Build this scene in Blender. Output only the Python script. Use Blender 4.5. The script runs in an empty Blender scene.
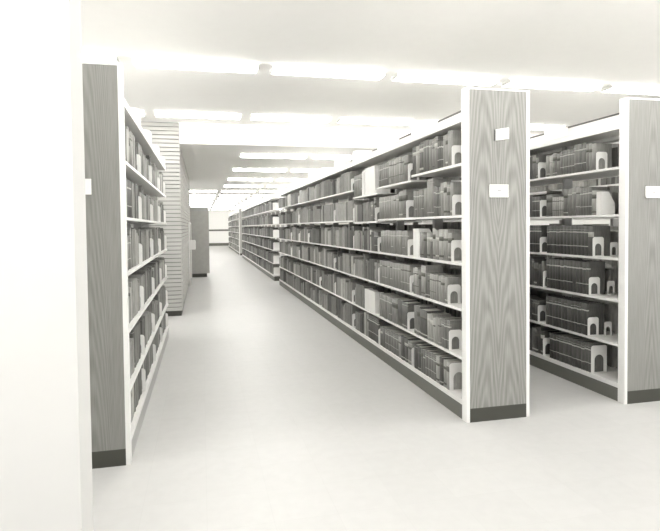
import bpy, math, random
from mathutils import Matrix, Vector
random.seed(11)
S = bpy.context.scene
COL = S.collection
PI = math.pi

# ------------------------------------------------------------------ materials
def new_mat(name):
    m = bpy.data.materials.new(name); m.use_nodes = True
    nt = m.node_tree
    return m, nt, nt.nodes['Principled BSDF']

def grey(v, tint=(1.0, .99, .925)):
    return (v*tint[0], v*tint[1], v*tint[2], 1)

def plain(name, v, rough=.5, spec=.3, tint=(1.0, .992, .965), var=.02):
    m, nt, b = new_mat(name)
    n = nt.nodes.new('ShaderNodeTexNoise'); n.inputs['Scale'].default_value = 9; n.inputs['Detail'].default_value = 3
    tc = nt.nodes.new('ShaderNodeTexCoord'); nt.links.new(tc.outputs['Object'], n.inputs['Vector'])
    r = nt.nodes.new('ShaderNodeValToRGB')
    r.color_ramp.elements[0].position = .3; r.color_ramp.elements[1].position = .7
    r.color_ramp.elements[0].color = grey(v*(1-var), tint); r.color_ramp.elements[1].color = grey(min(v*(1+var), .95), tint)
    nt.links.new(n.outputs['Fac'], r.inputs['Fac']); nt.links.new(r.outputs['Color'], b.inputs['Base Color'])
    b.inputs['Roughness'].default_value = rough; b.inputs['Specular IOR Level'].default_value = spec
    return m

def wood(name, dark, light, centre, scale_u=5.5, scale_v=.55, rings=9.0, seed=0.0, heart=.1, arch=60, wob=1.2):
    """book-matched veneer: grain mirrored about the panel's centre line"""
    m, nt, b = new_mat(name)
    N = nt.nodes.new; L = nt.links.new
    tc = N('ShaderNodeTexCoord'); sep = N('ShaderNodeSeparateXYZ'); L(tc.outputs['Object'], sep.inputs[0])
    sub = N('ShaderNodeMath'); sub.operation = 'SUBTRACT'; sub.inputs[1].default_value = centre; L(sep.outputs['X'], sub.inputs[0])
    ab = N('ShaderNodeMath'); ab.operation = 'ABSOLUTE'; L(sub.outputs[0], ab.inputs[0])
    mu = N('ShaderNodeMath'); mu.operation = 'MULTIPLY'; mu.inputs[1].default_value = scale_u; L(ab.outputs[0], mu.inputs[0])
    mv = N('ShaderNodeMath'); mv.operation = 'MULTIPLY'; mv.inputs[1].default_value = scale_v; L(sep.outputs['Z'], mv.inputs[0])
    cb = N('ShaderNodeCombineXYZ'); L(mu.outputs[0], cb.inputs['X']); L(mv.outputs[0], cb.inputs['Z']); cb.inputs['Y'].default_value = seed
    n1 = N('ShaderNodeTexNoise'); n1.inputs['Scale'].default_value = 1.0; n1.inputs['Detail'].default_value = 1.5
    L(cb.outputs[0], n1.inputs['Vector'])
    # nested cathedral arches: height + K * (distance from the flitch heart)^2, wobbled by noise
    du = N('ShaderNodeMath'); du.operation = 'SUBTRACT'; du.inputs[1].default_value = heart; L(ab.outputs[0], du.inputs[0])
    d2 = N('ShaderNodeMath'); d2.operation = 'MULTIPLY'; L(du.outputs[0], d2.inputs[0]); L(du.outputs[0], d2.inputs[1])
    kd = N('ShaderNodeMath'); kd.operation = 'MULTIPLY_ADD'; kd.inputs[1].default_value = arch; L(d2.outputs[0], kd.inputs[0]); L(sep.outputs['Z'], kd.inputs[2])
    nk = N('ShaderNodeMath'); nk.operation = 'MULTIPLY_ADD'; nk.inputs[1].default_value = wob; L(n1.outputs['Fac'], nk.inputs[0]); L(kd.outputs[0], nk.inputs[2])
    k = N('ShaderNodeMath'); k.operation = 'MULTIPLY'; k.inputs[1].default_value = rings*2*PI; L(nk.outputs[0], k.inputs[0])
    sn = N('ShaderNodeMath'); sn.operation = 'SINE'; L(k.outputs[0], sn.inputs[0])
    # fine vertical pores
    cb2 = N('ShaderNodeCombineXYZ')
    mu2 = N('ShaderNodeMath'); mu2.operation = 'MULTIPLY'; mu2.inputs[1].default_value = 150; L(ab.outputs[0], mu2.inputs[0])
    mv2 = N('ShaderNodeMath'); mv2.operation = 'MULTIPLY'; mv2.inputs[1].default_value = 6; L(sep.outputs['Z'], mv2.inputs[0])
    L(mu2.outputs[0], cb2.inputs['X']); L(mv2.outputs[0], cb2.inputs['Z']); cb2.inputs['Y'].default_value = seed
    n2 = N('ShaderNodeTexNoise'); n2.inputs['Scale'].default_value = 1.0; n2.inputs['Detail'].default_value = 3; L(cb2.outputs[0], n2.inputs['Vector'])
    ma = N('ShaderNodeMath'); ma.operation = 'MULTIPLY_ADD'; ma.inputs[1].default_value = .17; ma.inputs[2].default_value = .22; L(sn.outputs[0], ma.inputs[0])
    ad = N('ShaderNodeMath'); ad.operation = 'MULTIPLY_ADD'; ad.inputs[1].default_value = .75; L(n2.outputs['Fac'], ad.inputs[0]); L(ma.outputs[0], ad.inputs[2])
    r = N('ShaderNodeValToRGB'); r.color_ramp.elements[0].position = .25; r.color_ramp.elements[1].position = .95
    r.color_ramp.elements[0].color = grey(dark); r.color_ramp.elements[1].color = grey(light)
    L(ad.outputs[0], r.inputs['Fac']); L(r.outputs['Color'], b.inputs['Base Color'])
    b.inputs['Roughness'].default_value = .38; b.inputs['Specular IOR Level'].default_value = .45
    return m

def cloth(name, v):
    m, nt, b = new_mat(name)
    N = nt.nodes.new; L = nt.links.new
    tc = N('ShaderNodeTexCoord'); mp = N('ShaderNodeMapping'); mp.inputs['Scale'].default_value = (60, 60, 14)
    L(tc.outputs['Object'], mp.inputs['Vector'])
    n = N('ShaderNodeTexNoise'); n.inputs['Scale'].default_value = 1; n.inputs['Detail'].default_value = 3; L(mp.outputs[0], n.inputs['Vector'])
    r = N('ShaderNodeValToRGB'); r.color_ramp.elements[0].position = .3; r.color_ramp.elements[1].position = .72
    r.color_ramp.elements[0].color = grey(v*.8); r.color_ramp.elements[1].color = grey(min(v*1.18, .9))
    L(n.outputs['Fac'], r.inputs['Fac']); L(r.outputs['Color'], b.inputs['Base Color'])
    b.inputs['Roughness'].default_value = .6; b.inputs['Specular IOR Level'].default_value = .3
    return m

def emit(name, v, col=(1, .99, .965)):
    m, nt, b = new_mat(name)
    b.inputs['Base Color'].default_value = (.85, .85, .83, 1)
    b.inputs['Emission Color'].default_value = (*col, 1); b.inputs['Emission Strength'].default_value = v
    return m

WHITE = plain('white_enamel', .80, .4, .35)
SHELF = plain('shelf_enamel', .78, .4, .35)
PAINT = plain('wall_paint', .86, .8, .1, var=.008)
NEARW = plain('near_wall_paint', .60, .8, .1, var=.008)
CEIL = plain('ceiling_paint', .92, .9, .05, var=.006)
DARKB = plain('black_vinyl_base', .066, .55, .3, (1, 1, .84))
KICKA = plain('grey_kick_plate', .15, .5, .3, (1, 1, .88))
KICKL = plain('pale_kick_plate', .42, .5, .3)
PAGE = plain('page_edges', .50, .9, .05, (1, .99, .92))
CARD = plain('card_paper', .88, .8, .1)
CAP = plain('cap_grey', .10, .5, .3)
POST = plain('post_grey', .42, .5, .3)
LBL_L = plain('label_pale', .45, .7, .1, (1, .99, .92))
LBL_D = plain('label_dark', .12, .6, .2, (1, 1, .88))
BOXW = plain('pamphlet_box_white', .74, .8, .1)
LAMP = emit('lamp_diffuser', 14.5)
LAMP2 = emit('lamp_diffuser_bright', 25.0)
LAMP3 = emit('lamp_diffuser_soft', 12.0)
TONES = [.22, .26, .30, .34, .38, .42, .46, .50, .55, .60, .68, .80, .88]
def alb(t): return min(.8, (.175+.87*t)**2.2/1.25)
CLOTH = [cloth('book_cloth_%d' % i, alb(t)) for i, t in enumerate(TONES)]
def tone_i(t): return min(range(len(TONES)), key=lambda i: abs(TONES[i]-t))
WOODA = wood('walnut_veneer', .18, .345, 1.783+.219, 7.0, .9, 3.6, 3.3, heart=.105, arch=62, wob=1.5)
WOODB = wood('walnut_veneer_straight', .19, .30, 3.108+.219, 13.0, .32, 4, 7.7, heart=.0, arch=160, wob=1.0)
WOODL = wood('walnut_veneer_soft', .19, .29, -.66, 10.0, .45, 4, 12.4, heart=.02, arch=110, wob=1.0)
WOODD = plain('brown_laminate', .37, .6, .2, (1, .99, .93), var=.05)

def floor_mat():
    m, nt, b = new_mat('vinyl_floor')
    N = nt.nodes.new; L = nt.links.new
    tc = N('ShaderNodeTexCoord')
    n = N('ShaderNodeTexNoise'); n.inputs['Scale'].default_value = 14; n.inputs['Detail'].default_value = 6; L(tc.outputs['Object'], n.inputs['Vector'])
    r = N('ShaderNodeValToRGB'); r.color_ramp.elements[0].position = .35; r.color_ramp.elements[1].position = .65
    r.color_ramp.elements[0].color = grey(.488, (1, .992, .968)); r.color_ramp.elements[1].color = grey(.505, (1, .992, .968))
    L(n.outputs['Fac'], r.inputs['Fac'])
    br = N('ShaderNodeTexBrick'); br.offset = 0; br.inputs['Scale'].default_value = 1
    br.inputs['Brick Width'].default_value = .305; br.inputs['Row Height'].default_value = .305
    br.inputs['Mortar Size'].default_value = .0012
    br.inputs['Color1'].default_value = (1, 1, 1, 1); br.inputs['Color2'].default_value = (.975, .975, .975, 1); br.inputs['Mortar'].default_value = (.93, .93, .93, 1)
    L(tc.outputs['Object'], br.inputs['Vector'])
    mx = N('ShaderNodeMix'); mx.data_type = 'RGBA'; mx.blend_type = 'MULTIPLY'; mx.inputs['Factor'].default_value = 1
    L(r.outputs['Color'], mx.inputs['A']); L(br.outputs['Color'], mx.inputs['B']); L(mx.outputs['Result'], b.inputs['Base Color'])
    b.inputs['Roughness'].default_value = .42; b.inputs['Specular IOR Level'].default_value = .35
    return m
FLOOR = floor_mat()

def brick_mat():
    m, nt, b = new_mat('roman_brick')
    N = nt.nodes.new; L = nt.links.new
    tc = N('ShaderNodeTexCoord')
    mp = N('ShaderNodeMapping'); mp.inputs['Scale'].default_value = (3, 3, 30); L(tc.outputs['Object'], mp.inputs['Vector'])
    n = N('ShaderNodeTexNoise'); n.inputs['Scale'].default_value = 1; n.inputs['Detail'].default_value = 4; L(mp.outputs[0], n.inputs['Vector'])
    r = N('ShaderNodeValToRGB'); r.color_ramp.elements[0].position = .3; r.color_ramp.elements[1].position = .7
    r.color_ramp.elements[0].color = grey(.40, (1, .99, .94)); r.color_ramp.elements[1].color = grey(.48, (1, .99, .94))
    L(n.outputs['Fac'], r.inputs['Fac']); L(r.outputs['Color'], b.inputs['Base Color'])
    b.inputs['Roughness'].default_value = .8; b.inputs['Specular IOR Level'].default_value = .15
    return m
BRICK = brick_mat()
MORTAR = plain('raked_mortar', .2, .9, .05)

# ------------------------------------------------------------------ mesh helpers
class MB:
    """collects boxes and prisms, links them as ONE mesh object"""
    def __init__(s): s.v = []; s.f = []; s.mi = []; s.sm = []
    def box(s, x0, x1, y0, y1, z0, z1, m=0):
        o = len(s.v)
        s.v += [(x0,y0,z0),(x1,y0,z0),(x1,y1,z0),(x0,y1,z0),(x0,y0,z1),(x1,y0,z1),(x1,y1,z1),(x0,y1,z1)]
        for f in ((0,3,2,1),(4,5,6,7),(0,1,5,4),(1,2,6,5),(2,3,7,6),(3,0,4,7)):
            s.f.append(tuple(o+i for i in f)); s.mi.append(m); s.sm.append(False)
    def prism(s, pts, axis, a, b, m=0, smooth=()):
        """pts: counter-clockwise outline in the plane across `axis`; extruded from a to b"""
        o = len(s.v); n = len(pts)
        def P(p, t):
            return (t, p[0], p[1]) if axis == 'x' else ((p[0], t, p[1]) if axis == 'y' else (p[0], p[1], t))
        s.v += [P(p, a) for p in pts] + [P(p, b) for p in pts]
        flip = axis == 'y'
        c0 = tuple(o+i for i in range(n)); c1 = tuple(o+n+i for i in range(n))
        s.f.append(c0 if flip else c0[::-1]); s.mi.append(m); s.sm.append(False)
        s.f.append(c1[::-1] if flip else c1); s.mi.append(m); s.sm.append(False)
        for i in range(n):
            j = (i+1) % n
            q = (o+i, o+j, o+n+j, o+n+i)
            s.f.append(q[::-1] if flip else q); s.mi.append(m); s.sm.append(i in smooth)
    def build(s, name, mats, parent=None, bevel=0):
        me = bpy.data.meshes.new(name); me.from_pydata(s.v, [], s.f)
        if not isinstance(mats, (list, tuple)): mats = [mats]
        for m in mats: me.materials.append(m)
        me.polygons.foreach_set('material_index', s.mi); me.polygons.foreach_set('use_smooth', s.sm)
        me.update()
        o = bpy.data.objects.new(name, me); COL.objects.link(o)
        if parent: o.parent = parent; 
        if bevel:
            b = o.modifiers.new('bevel', 'BEVEL'); b.width = bevel; b.segments = 2; b.limit_method = 'ANGLE'
        return o

def tag(o, label=None, cat=None, group=None, kind=None):
    if label: o['label'] = label
    if cat: o['category'] = cat
    if group: o['group'] = group
    if kind: o['kind'] = kind
    return o

def empty(name, loc, label, cat, group=None):
    e = bpy.data.objects.new(name, None); e.location = loc; e.empty_display_size = .1; COL.objects.link(e)
    return tag(e, label, cat, group)

def at(o, parent):
    """parts are modelled in world coordinates; keep them there under a parent at its own base"""
    o.parent = parent; o.location = -Vector(parent.location)
    return o
def struct(o): o['kind'] = 'structure'; return o

# ------------------------------------------------------------------ setting
CU, CL, YF = 2.99, 2.667, 8.6          # upper ceiling, lower ceiling, where the soffit drops
b = MB(); b.box(-6, 9, -3, 42, -.1, 0); struct(b.build('floor', FLOOR))
b = MB(); b.box(-6, 9, -3, YF, CU, CU+.1); struct(b.build('ceiling', CEIL))
b = MB(); b.box(-6, 9, YF+.06, 42, CL, CL+.1); struct(b.build('ceiling', CEIL))
b = MB(); b.box(-.31, 9, YF, YF+.06, CL, CU); struct(b.build('trim_1', CEIL))
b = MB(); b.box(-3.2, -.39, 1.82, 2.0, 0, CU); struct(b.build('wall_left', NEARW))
# brick core: stacked courses over a raked mortar core, dark plinth
BX0, BX1, BY0, BY1 = -2.6, -.31, 8.6, 15.2
b = MB(); b.box(BX0, BX1-.016, BY0+.016, BY1, .085, CU-.001, 1)
nz = 46; pitch = (CU-.085)/nz
for i in range(nz):
    z = .085+i*pitch
    j = .003*((i*7) % 3-1)
    b.box(BX0, BX1+j*.6, BY0+j, BY1-.001, z+.0, z+pitch-.013, 0)
b.box(BX0, BX1-.02, BY0+.03, BY1-.01, 0, .085, 2)
struct(b.build('wall_middle', [BRICK, MORTAR, DARKB]))
# far wall with a chair rail
b = MB(); b.box(-6, 9, 41, 41.15, 0, CL); struct(b.build('wall_far', PAINT))
b = MB(); b.box(-6, 9, 40.95, 41.0, 1.10, 1.22); struct(b.build('trim_2', KICKA))
b = MB(); b.box(-6, 9, 40.96, 41.0, 0, .2); struct(b.build('baseboard_far', KICKA))
b = MB(); b.box(8.9, 9, 3, 41, 0, CU); struct(b.build('wall_right', PAINT))

# ------------------------------------------------------------------ ceiling lights
ORD = ['zeroth','first','second','third','fourth','fifth','sixth','seventh','eighth','ninth','tenth','eleventh','twelfth','thirteenth','fourteenth','fifteenth','sixteenth','seventeenth','eighteenth','nineteenth','twentieth','twenty-first','twenty-second','twenty-third','twenty-fourth','twenty-fifth','twenty-sixth','twenty-seventh','twenty-eighth','twenty-ninth','thirtieth']
def lamp(xc, y, z, label, grp):
    e = empty('ceiling_light', (xc, y, z), label, 'light', grp)
    h = MB(); h.box(-.595, -.585, -.09, .09, -.04, 0); h.box(.585, .595, -.09, .09, -.04, 0); h.box(-.585, .585, -.05, .05, -.012, 0)
    h.build('housing', WHITE, e)
    d = MB(); d.prism([(-.095, -.010), (-.10, -.03), (-.085, -.042), (.085, -.042), (.10, -.03), (.095, -.010)], 'x', -.585, .585)
    d.build('diffuser', LAMP if y < 9 else LAMP2 if y < 18 else LAMP3, e)
for ri, (y, nm) in enumerate([(.66, 'fourth'), (3.08, 'third'), (5.5, 'second'), (7.92, 'first')]):
    for ci, k in enumerate(range(-2, 5)):
        lamp(-.015+1.33*k, y, CU, 'long white ceiling light, %s along the %s row in front of the white soffit' % (ORD[ci+1], nm), 'ceiling lights before the soffit')
for ri in range(13):
    wide = 2 if ri > 3 else 0                         # beyond the brick core the room opens out to this side
    for ci in range(4+wide):
        lamp(1.29+1.33*(ci-wide), 9.72+2.42*ri, CL, 'long ceiling light, %s from the brick side in the %s row past the soffit' % (ORD[ci+1], ORD[ri+1]), 'ceiling lights past the soffit')

# ------------------------------------------------------------------ bookcases
BAY, DEP, PT, HT = .914, .487, .068, 2.29
SHZ = [1.797, 1.435, 1.10, .78, .44, .14]
SHZL = [1.762, 1.434, 1.107, .770, .426, .15]
DROP = {('A', 1, 0): -.038, ('A', 2, 0): -.09, ('A', 2, 1): -.02}     # shelves hung a notch lower
def shelf_z(r, bay, k):
    return (SHZL if r == 'L' else SHZ)[k] + DROP.get((r, bay, k), 0)

def end_panel(root, x0, x1, y, wd, cards=()):
    b = MB(); b.box(x0, x1, y+.004, y+PT, 0, HT+.012)
    p = at(b.build('end_panel', WHITE, bevel=.002), root)
    def sub(mb, name, mat, bev=0):
        o = mb.build(name, mat, bevel=bev); o.parent = p; return o
    for a, c in ((x0, x0+.0245), (x1-.0245, x1)):
        b = MB(); b.box(a, c, y-.001, y+.004, 0, HT+.012); sub(b, 'edge_strip', WHITE)
    b = MB(); b.box(x0+.0245, x1-.0245, y-.001, y+.004, HT, HT+.012); sub(b, 'top_strip', WHITE)
    b = MB(); b.box(x0+.0245, x1-.0245, y, y+.004, .097, HT); tag(sub(b, 'wood_facing', wd), 'wood-grained facing')
    b = MB(); b.box(x0+.0245, x1-.0245, y-.0005, y+.004, 0, .097); tag(sub(b, 'base_strip', DARKB), 'black base strip')
    for (cx, cz, w, h, tilt, off) in cards:
        b = MB(); b.box(-w/2, w/2, -.004, .004, -h/2, h/2)
        b.box(-w/2, w/2, -.006, .004, -h/2, -h/2+.006); b.box(-w/2, w/2, -.006, .004, h/2-.006, h/2)
        if off > .01: b.box(-w/2-.004, -w/2+.004, -.006, .006, -h/2, h/2, 1)  # dark strip on the left edge paints in the jutting card's shadow
        if off < .01: b.box(-.012, .012, -.0055, -.004, -.003, .003, 1)
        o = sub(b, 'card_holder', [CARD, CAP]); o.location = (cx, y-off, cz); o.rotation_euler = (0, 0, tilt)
        tag(o, 'white card holder standing out from the wood like a flag' if tilt else 'white card holder')
    return p

def bookcase(r, name, label, x0, y0, nb, front, wd, cards=(), panel=True, kick=KICKA, both=True, long_shelves=False):
    """double-sided cantilever bookcase; its rows run along +Y from its end panel at y0"""
    x1 = x0+DEP; xc = (x0+x1)/2
    root = tag(empty(name, (xc, y0, 0), label, 'bookcase'), group='steel bookcases')
    ys = y0+PT if panel else y0
    if panel: end_panel(root, x0, x1, y0, wd, cards)
    L = nb*BAY
    b = MB(); b.box(x0+.004, x0+.016, ys, ys+L, 0, .104); at(b.build('kick_plate', kick), root)
    b = MB(); b.box(x1-.016, x1-.004, ys, ys+L, 0, .104); at(b.build('kick_plate', kick), root)
    if not panel:
        b = MB(); b.box(x0+.016, x1-.016, ys, ys+.012, 0, .104); at(b.build('kick_plate', DARKB), root)
    for i in range(nb+1):
        y = ys+i*BAY
        ya, yb = max(ys, y-.02), min(ys+L, y+.02)
        b = MB(); b.box(xc-.04, xc+.04, ya, yb, .0, 2.082); at(b.build('upright_post', POST), root)
        if i == 0 and panel: continue
        # cross bracket standing on the canopy: rounded front corners
        pts = [(x0+.004, 2.10), (x1-.004, 2.10), (x1-.004, 2.225)]
        pts += [(x1-.044+.04*math.cos(a), 2.225+.04*math.sin(a)) for a in (PI/6, PI/3, PI/2)]
        pts += [(x0+.044+.04*math.cos(a), 2.225+.04*math.sin(a)) for a in (PI/2, PI*2/3, PI*5/6)] + [(x0+.004, 2.225)]
        b = MB(); b.prism(pts, 'y', y-.003, y+.003); at(b.build('cross_bracket', WHITE), root)
    if long_shelves: bays = [(0, 0, L, nb)]
    else: bays = [(i, i*BAY, (i+1)*BAY, 1) for i in range(nb)]
    for (i, a, c, n) in bays:
        a += ys+.0015; c += ys-.0015
        b = MB(); b.box(x0+.012, x1-.012, a, c, 2.083, 2.093)
        b.box(x0, x0+.012, a, c, 2.081, 2.125); b.box(x1-.012, x1, a, c, 2.081, 2.125)
        at(b.build('canopy', SHELF), root)
        b = MB(); b.box(xc-.012, xc+.03, a+.02, c-.02, 2.052, 2.0825); at(b.build('spine_rail', WHITE), root)
        b = MB(); b.box(xc-.003, xc+.003, a+.02, c-.02, 2.093, 2.252); hp = at(b.build('header_panel', WHITE), root)
        b = MB(); b.box(xc-.007, xc+.007, a+.02, c-.02, 2.252, 2.266); o = b.build('cap_rail', CAP, hp); tag(o, 'grey cap rail')
        for k in range(6):
            z = shelf_z(r, i, k)
            b = MB(); b.box(x0+.002, x1-.002, a, c, z-.012, z)
            d = .034 if k == 5 else .017
            b.box(x0, x0+.012, a, c, z-d, z+.001); b.box(x1-.012, x1, a, c, z-d, z+.001)
            at(b.build('shelf', SHELF), root)
    return root

A0, B0, L0 = 3.354, 3.401, 3.248
XA, XB, XLF = 1.758, 3.084, -.4255
bookcase('A', 'bookcase', 'long bookcase with many bays whose wooden end carries a jutting card and a flat card', XA, A0, 10, -1, WOODA,
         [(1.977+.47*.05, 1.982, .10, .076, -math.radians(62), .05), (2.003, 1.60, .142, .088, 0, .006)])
bookcase('B', 'bookcase', 'bookcase full of dark matching volumes, across the aisle behind the long bookcase', XB, B0, 8, -1, WOODB, [(3.327, 1.60, .142, .088, 0, .006)])
bookcase('L', 'bookcase', 'short bookcase with wooden end beside the white wall, in front of the brick wall', XLF-DEP, L0, 4, 1, WOODL, [(-.672, 1.605, .142, .088, 0, .006)], kick=KICKL)
bookcase('D', 'bookcase', 'distant open-ended bookcase in line beyond the end of the long bookcase', XA, 13.5, 12, -1, WOODD, panel=False, long_shelves=True)
bookcase('E', 'bookcase', 'farthest bookcase with a grey end panel, near the window wall', XA, 26.3, 12, -1, WOODD, long_shelves=True)
bookcase('C', 'bookcase', 'bookcase glimpsed only through gaps behind the dark matching volumes', 4.41, B0, 4, -1, WOODB)

# ------------------------------------------------------------------ books
SPEC = {
('A',0,0):[(0.167,0.246,1,0.255,0.5), (0.246,0.316,2,0.235,0.45), (0.316,0.405,4,0.205,0.3), (0.405,0.519,2,0.25,0.43), (0.519,0.685,3,0.25,0.38), (0.685,0.767,1,0.25,0.35), (0.767,0.835,1,0.24,0.52), (0.835,0.923,1,0.24,0.32)],
('A',0,1):[(0.161,0.253,2,0.237,0.44), (0.253,0.359,2,0.255,0.54), (0.359,0.487,3,0.23,0.33), (0.496,0.611,1,0.3,0.47), (0.611,0.69,1,0.23,0.38), (0.695,0.928,5,0.225,0.42)],
('A',0,2):[(0.181,0.246,1,0.207,0.45), (0.246,0.392,2,0.24,0.55), (0.392,0.517,2,0.23,0.5), (0.517,0.571,1,0.2,0.34), (0.571,0.626,1,0.21,0.55), (0.626,0.695,1,0.2,0.3), (0.695,0.77,1,0.21,0.5), (0.775,0.9,1,0.24,0.88)],
('A',0,3):[(0.243,0.365,2,0.2,0.48), (0.365,0.575,5,0.2,0.52), (0.575,0.653,2,0.2,0.33), (0.653,0.746,1,0.25,0.5), (0.746,0.806,1,0.22,0.35), (0.806,0.944,3,0.22,0.55)],
('A',0,4):[(0.224,0.359,3,0.22,0.42), (0.363,0.471,2,0.21,0.48), (0.471,0.514,1,0.2,0.62), (0.514,0.612,2,0.22,0.6), (0.628,0.774,1,0.23,0.34), (0.774,0.934,2,0.24,0.45)],
('A',0,5):[(0.217,0.332,2,0.21,0.64), (0.336,0.392,1,0.205,0.3), (0.392,0.454,1,0.2,0.6), (0.454,0.661,4,0.2,0.44), (0.661,0.755,2,0.2,0.38), (0.755,0.902,2,0.2,0.26)],
('A',1,0):[(0.098,0.2,1,0.24,0.4), (0.2,0.587,6,0.25,0.52), (0.587,0.899,5,0.24,0.42)],
('A',1,1):[(0.146,0.334,2,0.24,0.45), (0.334,0.946,8,0.22,0.49)],
('A',1,2):[(0.115,0.858,10,0.22,0.46)],
('A',1,3):[(0.071,0.905,11,0.235,0.47)],
('A',1,4):[(0.134,0.396,2,0.235,0.3), (0.396,0.546,1,0.235,0.52), (0.546,1.053,5,0.23,0.47)],
('A',1,5):[(0.039,0.136,1,0.21,0.56), (0.136,0.299,2,0.21,0.3), (0.299,0.372,1,0.2,0.66), (0.372,0.743,5,0.2,0.43), (0.743,0.931,2,0.2,0.36)],
('A',2,0):[(0.105,0.449,1,0.29,0.78), (0.472,0.565,1,0.27,0.85), (0.565,0.969,5,0.25,0.42)],
('B',0,0):[(0.259,0.307,1,0.25,0.42), (0.307,0.378,2,0.26,0.45), (0.378,0.522,3,0.265,0.34), (0.522,0.701,5,0.24,0.38), (0.701,0.806,2,0.23,0.42), (0.806,0.903,2,0.23,0.56)],
('B',0,1):[(0.253,0.308,1,0.2,0.6), (0.308,0.449,4,0.23,0.36), (0.449,0.602,3,0.24,0.42), (0.602,0.653,1,0.23,0.36), (0.653,0.809,5,0.17,0.58), (0.809,0.897,1,0.2,0.42)],
('B',0,2):[(0.294,0.347,1,0.25,0.3), (0.347,0.896,12,0.25,0.25)],
('B',0,3):[(0.336,0.896,14,0.27,0.25)],
('B',0,4):[(0.348,0.899,13,0.26,0.24)],
('B',0,5):[(0.306,0.43,3,0.235,0.3), (0.43,0.712,5,0.235,0.26), (0.712,0.846,3,0.235,0.25)],
}
SHELFN = ['top', 'second', 'third', 'fourth', 'fifth', 'bottom']
BAYN = ['end', 'second', 'third', 'fourth', 'fifth', 'sixth', 'seventh', 'eighth', 'ninth', 'tenth', 'eleventh', 'twelfth']
RANGE = {'A': 'the long bookcase', 'B': 'the dark-volume bookcase', 'L': 'the short bookcase', 'D': 'the open-ended bookcase'}
FRONT = {'A': (XA, -1, A0+PT), 'B': (XB, -1, B0+PT), 'L': (XLF, 1, L0+PT), 'D': (XA, -1, 13.5), 'E': (XA, -1, 26.3+PT), 'C': (4.41, -1, B0+PT)}
books = []        # dicts: r, bay, k, idx, y, t, h, d, tone, style, set-back

def fill(r, bay, k, a, c, rng):
    """runs of books between a and c (offsets in the bay): matching sets and mixed runs"""
    out = []; y = a
    while y < c-.02:
        base = rng.choice([.26, .3, .36, .38, .42, .42, .45, .48, .52, .56])
        if r == 'L': base = rng.choice([.32, .38, .42, .46, .5, .55])
        if r == 'B': base = rng.choice([.24, .26, .3])
        hh = rng.uniform(.19, .262)
        if rng.random() < .42:                                     # a matching set
            t = rng.uniform(.026, .05); n = rng.randint(4, 9)
            for _ in range(n):
                if y+t > c: break
                out.append((y, t, hh, base, 's')); y += t+.0008
        else:
            for _ in range(rng.randint(2, 5)):
                t = rng.uniform(.018, .055)
                if y+t > c: break
                tn = min(.85, max(.22, base+rng.uniform(-.17, .17)))
                if rng.random() < .06: tn = .72
                out.append((y, t, min(.27, hh+rng.uniform(-.03, .03)), tn, 'm')); y += t+.001
        if rng.random() < .05: y += .02
        if c-y < .03: break
    return out

rng = random.Random(5)
bookends = []      # r, bay, k, y offset, height, width
boxes = []
def room(r, bay, k):
    up = 2.08 if k == 0 else shelf_z(r, bay, k-1)-.03
    return up-shelf_z(r, bay, k)-.012
def add_run(r, bay, k, run):
    for n, (y, t, h, tn, st) in enumerate(run):
        if k == 0 and r in 'AB' and (r, bay, k) not in SPEC: h = min(h, .238)
        books.append(dict(r=r, bay=bay, k=k, n=n+1, y=y, t=t, h=min(h, room(r, bay, k)), tone=tn, st=st, d=rng.uniform(.15, .175),
                          back=rng.uniform(.006, .014)+(.018 if r == 'L' else 0)))
for r, nb in (('A', 10), ('B', 3), ('L', 4)):
    for bay in range(nb):
        for k in range(6):
            if (r, bay, k) in SPEC:
                run = []
                for (a, c, n, h, tn) in SPEC[(r, bay, k)]:
                    c = min(c, .906)
                    t = (c-a)/n
                    if k == 0 and r == 'B': h -= .032
                    if k == 0 and bay == 1: h -= .018
                    if tn >= .74: boxes.append((r, bay, k, a, c, min(h, room(r, bay, k)), tn)); continue
                    for i in range(n):
                        hv = h+(rng.uniform(-.004, .004) if n > 3 else rng.uniform(-.008, .008))
                        tv = tn+rng.uniform(-.02, .02) if n > 3 else tn+rng.uniform(-.045, .045)
                        run.append((a+i*t+.0004, t-.0008, hv, tv, 's' if n > 2 else 'm'))
                bookends.append((r, bay, k, SPEC[(r, bay, k)][0][0]-.010))
                if r == 'A' and bay == 2 and k == 0: run += []
            elif r == 'L':
                e = .86+rng.uniform(-.05, .03)
                run = fill(r, bay, k, .012, e-.006, rng)[::-1]
                bookends.append((r, bay, k, e))
            else:
                e = rng.choice([.02, .07, .1, .13]); has = bay < 4 or rng.random() < .45
                if has: bookends.append((r, bay, k, e))
                if (r, bay, k) == ('A', 2, 4):
                    boxes.append((r, bay, k, .13, .35, .225, .8)); boxes.append((r, bay, k, .352, .50, .225, .84)); e = .505
                if (r, bay, k) == ('A', 8, 0): boxes.append((r, bay, k, .2, .45, .24, .84)); run = fill(r, bay, k, .47, .9, rng)
                else: run = fill(r, bay, k, e+.008, .9, rng)
            add_run(r, bay, k, run)

# which 300 show largest: spine area over distance, only faces the camera could see
def shows(b):
    x, s, y0 = FRONT[b['r']]
    y = y0+b['bay']*BAY+b['y']
    d2 = x*x+y*y
    if b['r'] == 'B' and y > 4.58: return 0
    return b['t']*b['h']*abs(x)/math.sqrt(d2)/d2
order = sorted(range(len(books)), key=lambda i: -shows(books[i]))
ones = set(order[:300])

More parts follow.
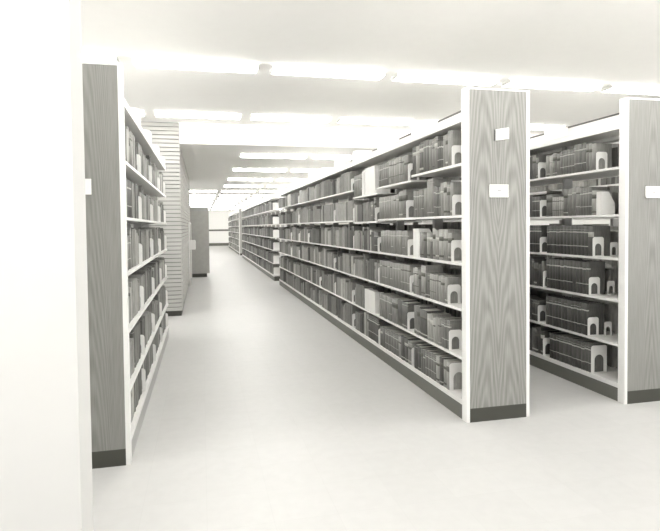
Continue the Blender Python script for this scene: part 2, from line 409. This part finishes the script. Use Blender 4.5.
def book_mesh(t, h, d, tone, style, seed):
    """case binding with rounded spine at x=0 (facing -x), boards, label bands; the page block is separate"""
    rn = random.Random(seed)
    c = .0028 if t > .02 else .002
    bul = min(.006, t*.18)
    b = MB()
    arc = [(bul*(1-math.sin(PI*i/6))*1.0, t*(1-math.cos(PI*i/6))/2) for i in range(7)]   # from y=0 to y=t, bulging to -x
    outer = arc[::-1]
    pts = outer+[(d, 0), (d, c), (bul+.004, c), (bul+.004, t-c), (d, t-c), (d, t)]
    b.prism(pts, 'z', 0, h, 0, smooth=range(0, 6))
    e = .0006
    def band(z0, z1, m):
        q = [(x-e, (y-t/2)*1.0+t/2) for x, y in arc[::-1]]
        ring = q+[(bul+.012, -e*.5), (bul+.012, t+e*.5)]
        b.prism(ring, 'z', z0, z1, m, smooth=range(0, 6))
    if style == 's':
        r0 = random.Random(int(h*100)+int(tone*30))
        pal = 1 if tone < .5 else 2
        band(h*.76, h*.80, pal if r0.random() < .6 else 2)
        if r0.random() < .7: band(h*.30, h*.325, pal)
        if r0.random() < .4: band(h*.86, h*.868, pal)
    else:
        if rn.random() < .6: band(h*rn.uniform(.62, .7), h*rn.uniform(.72, .84), rn.choice([1, 2, 2]))
        if rn.random() < .5: band(h*.1, h*rn.uniform(.12, .17), rn.choice([1, 1, 2]))
        if rn.random() < .3: band(h*.9, h*.91, 1)
    return b

def describe(b):
    t, h, tn = b['t'], b['h'], b['tone']
    w = ['dark grey' if tn < .31 else 'mid-grey' if tn < .42 else 'grey' if tn < .5 else 'pale grey' if tn < .62 else 'whitish']
    if t < .024: w.insert(0, 'slim')
    elif t > .06: w.insert(0, 'thick')
    elif h > .262: w.insert(0, 'tall')
    elif h < .195: w.insert(0, 'short')
    return ' '.join(w)
rest = MB()
for i, b in enumerate(books):
    x, s, y0 = FRONT[b['r']]
    y = y0+b['bay']*BAY+b['y']; z = shelf_z(b['r'], b['bay'], b['k'])+.0012
    if b['r'] == 'A': b['tone'] = max(.22, b['tone']-(.05 if b['k'] == 5 else .025 if b['k'] == 4 else 0))  # low shelves: shade put into the cloth colour against the floor's bounced light
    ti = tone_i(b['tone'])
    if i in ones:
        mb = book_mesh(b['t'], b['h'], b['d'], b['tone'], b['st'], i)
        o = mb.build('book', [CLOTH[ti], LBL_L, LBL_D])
        p = MB(); p.box(.011, b['d']-.004, .003, b['t']-.003, .004, b['h']-.004); p = p.build('page_block', PAGE, o)
        if s < 0: o.location = (x+b['back'], y, z)
        else: o.location = (x-b['back'], y+b['t'], z); o.rotation_euler = (0, 0, PI)
        tag(o, '%s book, %s from the bookend, %s shelf, %s bay of %s' % (describe(b), ORD[min(b['n'], 30)], SHELFN[b['k']], BAYN[b['bay']], RANGE[b['r']]),
            'book', 'library books on the shelves')
    else:
        xa, xb = (x+b['back'], x+b['back']+b['d']) if s < 0 else (x-b['back']-b['d'], x-b['back'])
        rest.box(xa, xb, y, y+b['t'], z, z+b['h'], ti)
# everything farther off, and the books on the backs of the bookcases
def rest_rows(r, side, nb, x, y0, dark=None, start=0):
    for bay in range(start, nb):
        for k in range(6):
            for (y, t, h, tn, st) in fill('A', bay, k, rng.choice([.02, .05, .14]), .9, rng):
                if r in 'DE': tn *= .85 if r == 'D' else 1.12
                if r == 'A' and k == 2: h *= 1.3
                if dark is not None: tn = (.6 if bay == 0 else dark)+rng.uniform(-.03, .03)  # end bay: paler colour makes up for the light missing back there
                z = shelf_z(r, bay, k)+.0012; h = min(h, room(r, bay, k)); yy = y0+bay*BAY+y; q = rng.uniform(.008, .02); d = rng.uniform(.15, .175)
                if side < 0: rest.box(x+q, x+q+d, yy, yy+t, z, z+h, tone_i(tn))
                else: rest.box(x-q-d, x-q, yy, yy+t, z, z+h, tone_i(tn))
rest_rows('B', -1, 8, XB, B0+PT, None, 3)
rest_rows('A', 1, 10, XA+DEP, A0+PT); rest_rows('B', 1, 8, XB+DEP, B0+PT, .42); rest_rows('L', -1, 4, XLF-DEP, L0+PT)
rest_rows('C', -1, 4, 4.41, B0+PT)
rest_rows('D', -1, 12, XA, 13.5+.2); rest_rows('E', -1, 12, XA, 26.3+PT)
o = rest.build('book', CLOTH); tag(o, 'all the smaller and more distant library books filling the remaining shelves', 'book', 'library books on the shelves', 'stuff')

# ------------------------------------------------------------------ bookends and boxes
def bookend_mesh(w, h, arch=True):
    """steel plate in the x-z plane with an arched cut-out, foot running back under the books (+y)"""
    b = MB(); a = w*.29; cx = w/2; zt = h*.66-a; rc = min(.02, w*.2)
    out = [(w, 0), (w, h-rc)] + [(w-rc+rc*math.cos(q), h-rc+rc*math.sin(q)) for q in (PI/6, PI/3, PI/2)]
    out += [(rc+rc*math.cos(q), h-rc+rc*math.sin(q)) for q in (PI/2, PI*2/3, PI*5/6)] + [(0, h-rc), (0, 0)]
    inn = [(cx-a, 0), (cx-a, zt)] + [(cx-a*math.cos(q), zt+a*math.sin(q)) for q in [PI*i/8 for i in range(1, 8)]] + [(cx+a, zt), (cx+a, 0)]
    b.prism(out+(inn if arch else []), 'y', -.0012, .0012)
    b.box(0, w, -.006, .001, 0, .006)
    b.box(cx-a*.9, cx+a*.9, 0, .01, 0, .0011)
    return b
for (r, bay, k, y) in bookends:
    x, s, y0 = FRONT[r]
    w, h = .105, .145+.006*((bay+k) % 3)
    if k == 5: w, h = .15, .205 if r == 'A' else .225
    if r == 'L': w, h = .12, .15+.02*((bay+k) % 2)
    if bay and k == 5: w, h = .115, .16
    o = bookend_mesh(w, h).build('bookend', SHELF)
    z = shelf_z(r, bay, k)+.0012; yy = y0+bay*BAY+y
    o.location = (x+.006 if s < 0 else x-.004-w, yy, z)
    tag(o, 'white arched metal bookend on the %s shelf, %s bay of %s' % (SHELFN[k], BAYN[bay], RANGE[r]), 'bookend', 'arched metal bookends')
for k in range(6):
    o = bookend_mesh(.17, .19, False).build('bookend', WHITE)
    o.location = (XA+.01, 13.5+.16, shelf_z('D', 0, k)+.0012)
    tag(o, 'white bookend on the %s shelf at the open end of the distant bookcase' % SHELFN[k], 'bookend', 'arched metal bookends')
for k in (2, 3, 4):
    o = bookend_mesh(.07, .115).build('bookend', SHELF)
    o.location = (XB+.135, B0+PT+.24+.03*(k-2), shelf_z('B', 0, k)+.0012)
    tag(o, 'smaller white bookend set behind the arched one, %s shelf of the dark-volume bookcase' % SHELFN[k], 'bookend', 'arched metal bookends')
def pamphlet(d, t, h):
    """open-topped file box: full-height front, sides sloping down to a low back, papers inside"""
    b = MB(); w = .003
    side = [(0, 0), (d, 0), (d, h*.5), (d*.55, h), (0, h)]
    b.prism(side, 'y', 0, w); b.prism(side, 'y', t-w, t)
    b.box(0, w, w, t-w, 0, h); b.box(d-w, d, w, t-w, 0, h*.5); b.box(w, d-w, w, t-w, 0, w)
    b.box(w+.002, d-w-.004, w+.001, t-w-.001, w, h*.49, 1); b.box(w+.002, d*.5, w+.001, t-w-.001, h*.49, h*.93, 1)
    return b
for n, (r, bay, k, a, c, h, tn) in enumerate(boxes):
    x, s, y0 = FRONT[r]
    z = shelf_z(r, bay, k)+.0012; t = c-a-.002
    b = pamphlet(.17, t, h)
    o = b.build('pamphlet_box', [BOXW, PAGE])
    o.location = (x+.008, y0+bay*BAY+a, z)
    mates = [q[4]-q[3] for q in boxes if q[:3] == (r, bay, k)]
    w = 'white' if len(mates) == 1 else 'wider white' if c-a == max(mates) else 'narrower white'
    tag(o, '%s pamphlet box on the %s shelf, %s bay of %s' % (w, SHELFN[k], BAYN[bay], RANGE[r]), 'box', 'white pamphlet boxes')
# pale box on the second shelf of the dark-volume bookcase
b = pamphlet(.13, .05, .185)
o = b.build('pamphlet_box', [BOXW, PAGE]); o.location = (XB+.008, B0+PT+.195, shelf_z('B', 0, 1)+.0012)
tag(o, 'pale box holding up the books, second shelf of the dark-volume bookcase', 'box', 'white pamphlet boxes')

# ------------------------------------------------------------------ things along the brick wall
e = empty('wall_panel', (BX1, 14.2, 0), 'white framed panel set along the side of the brick wall', 'panel')
b = MB(); b.box(BX1, BX1+.012, 13.3, 15.0, .09, 1.46); at(b.build('board', BRICK), e)
b = MB(); b.box(BX1, BX1+.03, 13.26, 15.05, 1.46, 1.50); b.box(BX1, BX1+.03, 14.99, 15.05, 0.0, 1.46); b.box(BX1, BX1+.03, 13.26, 13.32, 0.0, 1.46); at(b.build('frame', WHITE), e)
e = empty('wall_box', (BX1+.012, 13.8, .83), 'small white box fixed to the brick wall beside the dark partition', 'box')
b = MB(); b.box(BX1+.012, BX1+.15, 13.55, 13.95, .83, 1.05); at(b.build('body', WHITE, bevel=.012), e)
b = MB(); b.box(BX1+.02, BX1+.14, 13.56, 13.94, 1.05, 1.058); at(b.build('lid', SHELF), e)
e = empty('partition', (-.05, 15.27, 0), 'grey-brown partition panel standing at the end of the brick wall', 'partition')
b = MB(); b.box(BX1, .19, 15.22, 15.30, .1, 1.937); at(b.build('panel', WOODD, bevel=.003), e)
b = MB(); b.box(BX1, .12, 15.235, 15.29, 0, .1); at(b.build('base_strip', DARKB), e)

# ------------------------------------------------------------------ light and camera
W = bpy.data.worlds.new('daylight_fill'); S.world = W; W.use_nodes = True
wt = W.node_tree; bg = wt.nodes['Background']; bg.inputs['Strength'].default_value = 3.1
tc = wt.nodes.new('ShaderNodeTexCoord'); sp_ = wt.nodes.new('ShaderNodeSeparateXYZ'); wt.links.new(tc.outputs['Generated'], sp_.inputs[0])
rp = wt.nodes.new('ShaderNodeValToRGB'); wt.links.new(sp_.outputs['Z'], rp.inputs['Fac']); wt.links.new(rp.outputs['Color'], bg.inputs['Color'])
rp.color_ramp.elements[0].position = .0; rp.color_ramp.elements[0].color = (1, .99, .965, 1)      # invented bright lower half, added to lift the near ceiling
rp.color_ramp.elements[1].position = .06; rp.color_ramp.elements[1].color = (.3, .3, .3, 1)        # overcast sky

f, yaw, pit, rol, h, sy = 536.499, .2288, .0306, .0108, 1.3686, -14.2864
cy, sn = math.cos(yaw), math.sin(yaw); cp, sp = math.cos(pit), math.sin(pit)
r0 = Vector((cy, -sn, 0)); fw = Vector((sn*cp, cy*cp, -sp)); u0 = Vector((sn*sp, cy*sp, cp))
cr, sr = math.cos(rol), math.sin(rol)
rt = cr*r0-sr*u0; up = sr*r0+cr*u0
cam = bpy.data.cameras.new('camera'); co = bpy.data.objects.new('camera', cam); COL.objects.link(co)
M = Matrix((rt, up, -fw)).transposed().to_4x4(); M.translation = (0, 0, h); co.matrix_world = M
cam.sensor_fit = 'HORIZONTAL'; cam.sensor_width = 36; cam.lens = f/660*36
cam.shift_x = 3/660; cam.shift_y = (257+sy-265.5)/660
cam.clip_start = .05; cam.clip_end = 200
S.camera = co
S.view_settings.view_transform = 'Standard'; S.view_settings.look = 'None'; S.view_settings.gamma = 1; S.view_settings.use_curve_mapping = False
S.view_settings.exposure = 0.17
S.cycles.max_bounces = 12; S.cycles.diffuse_bounces = 8
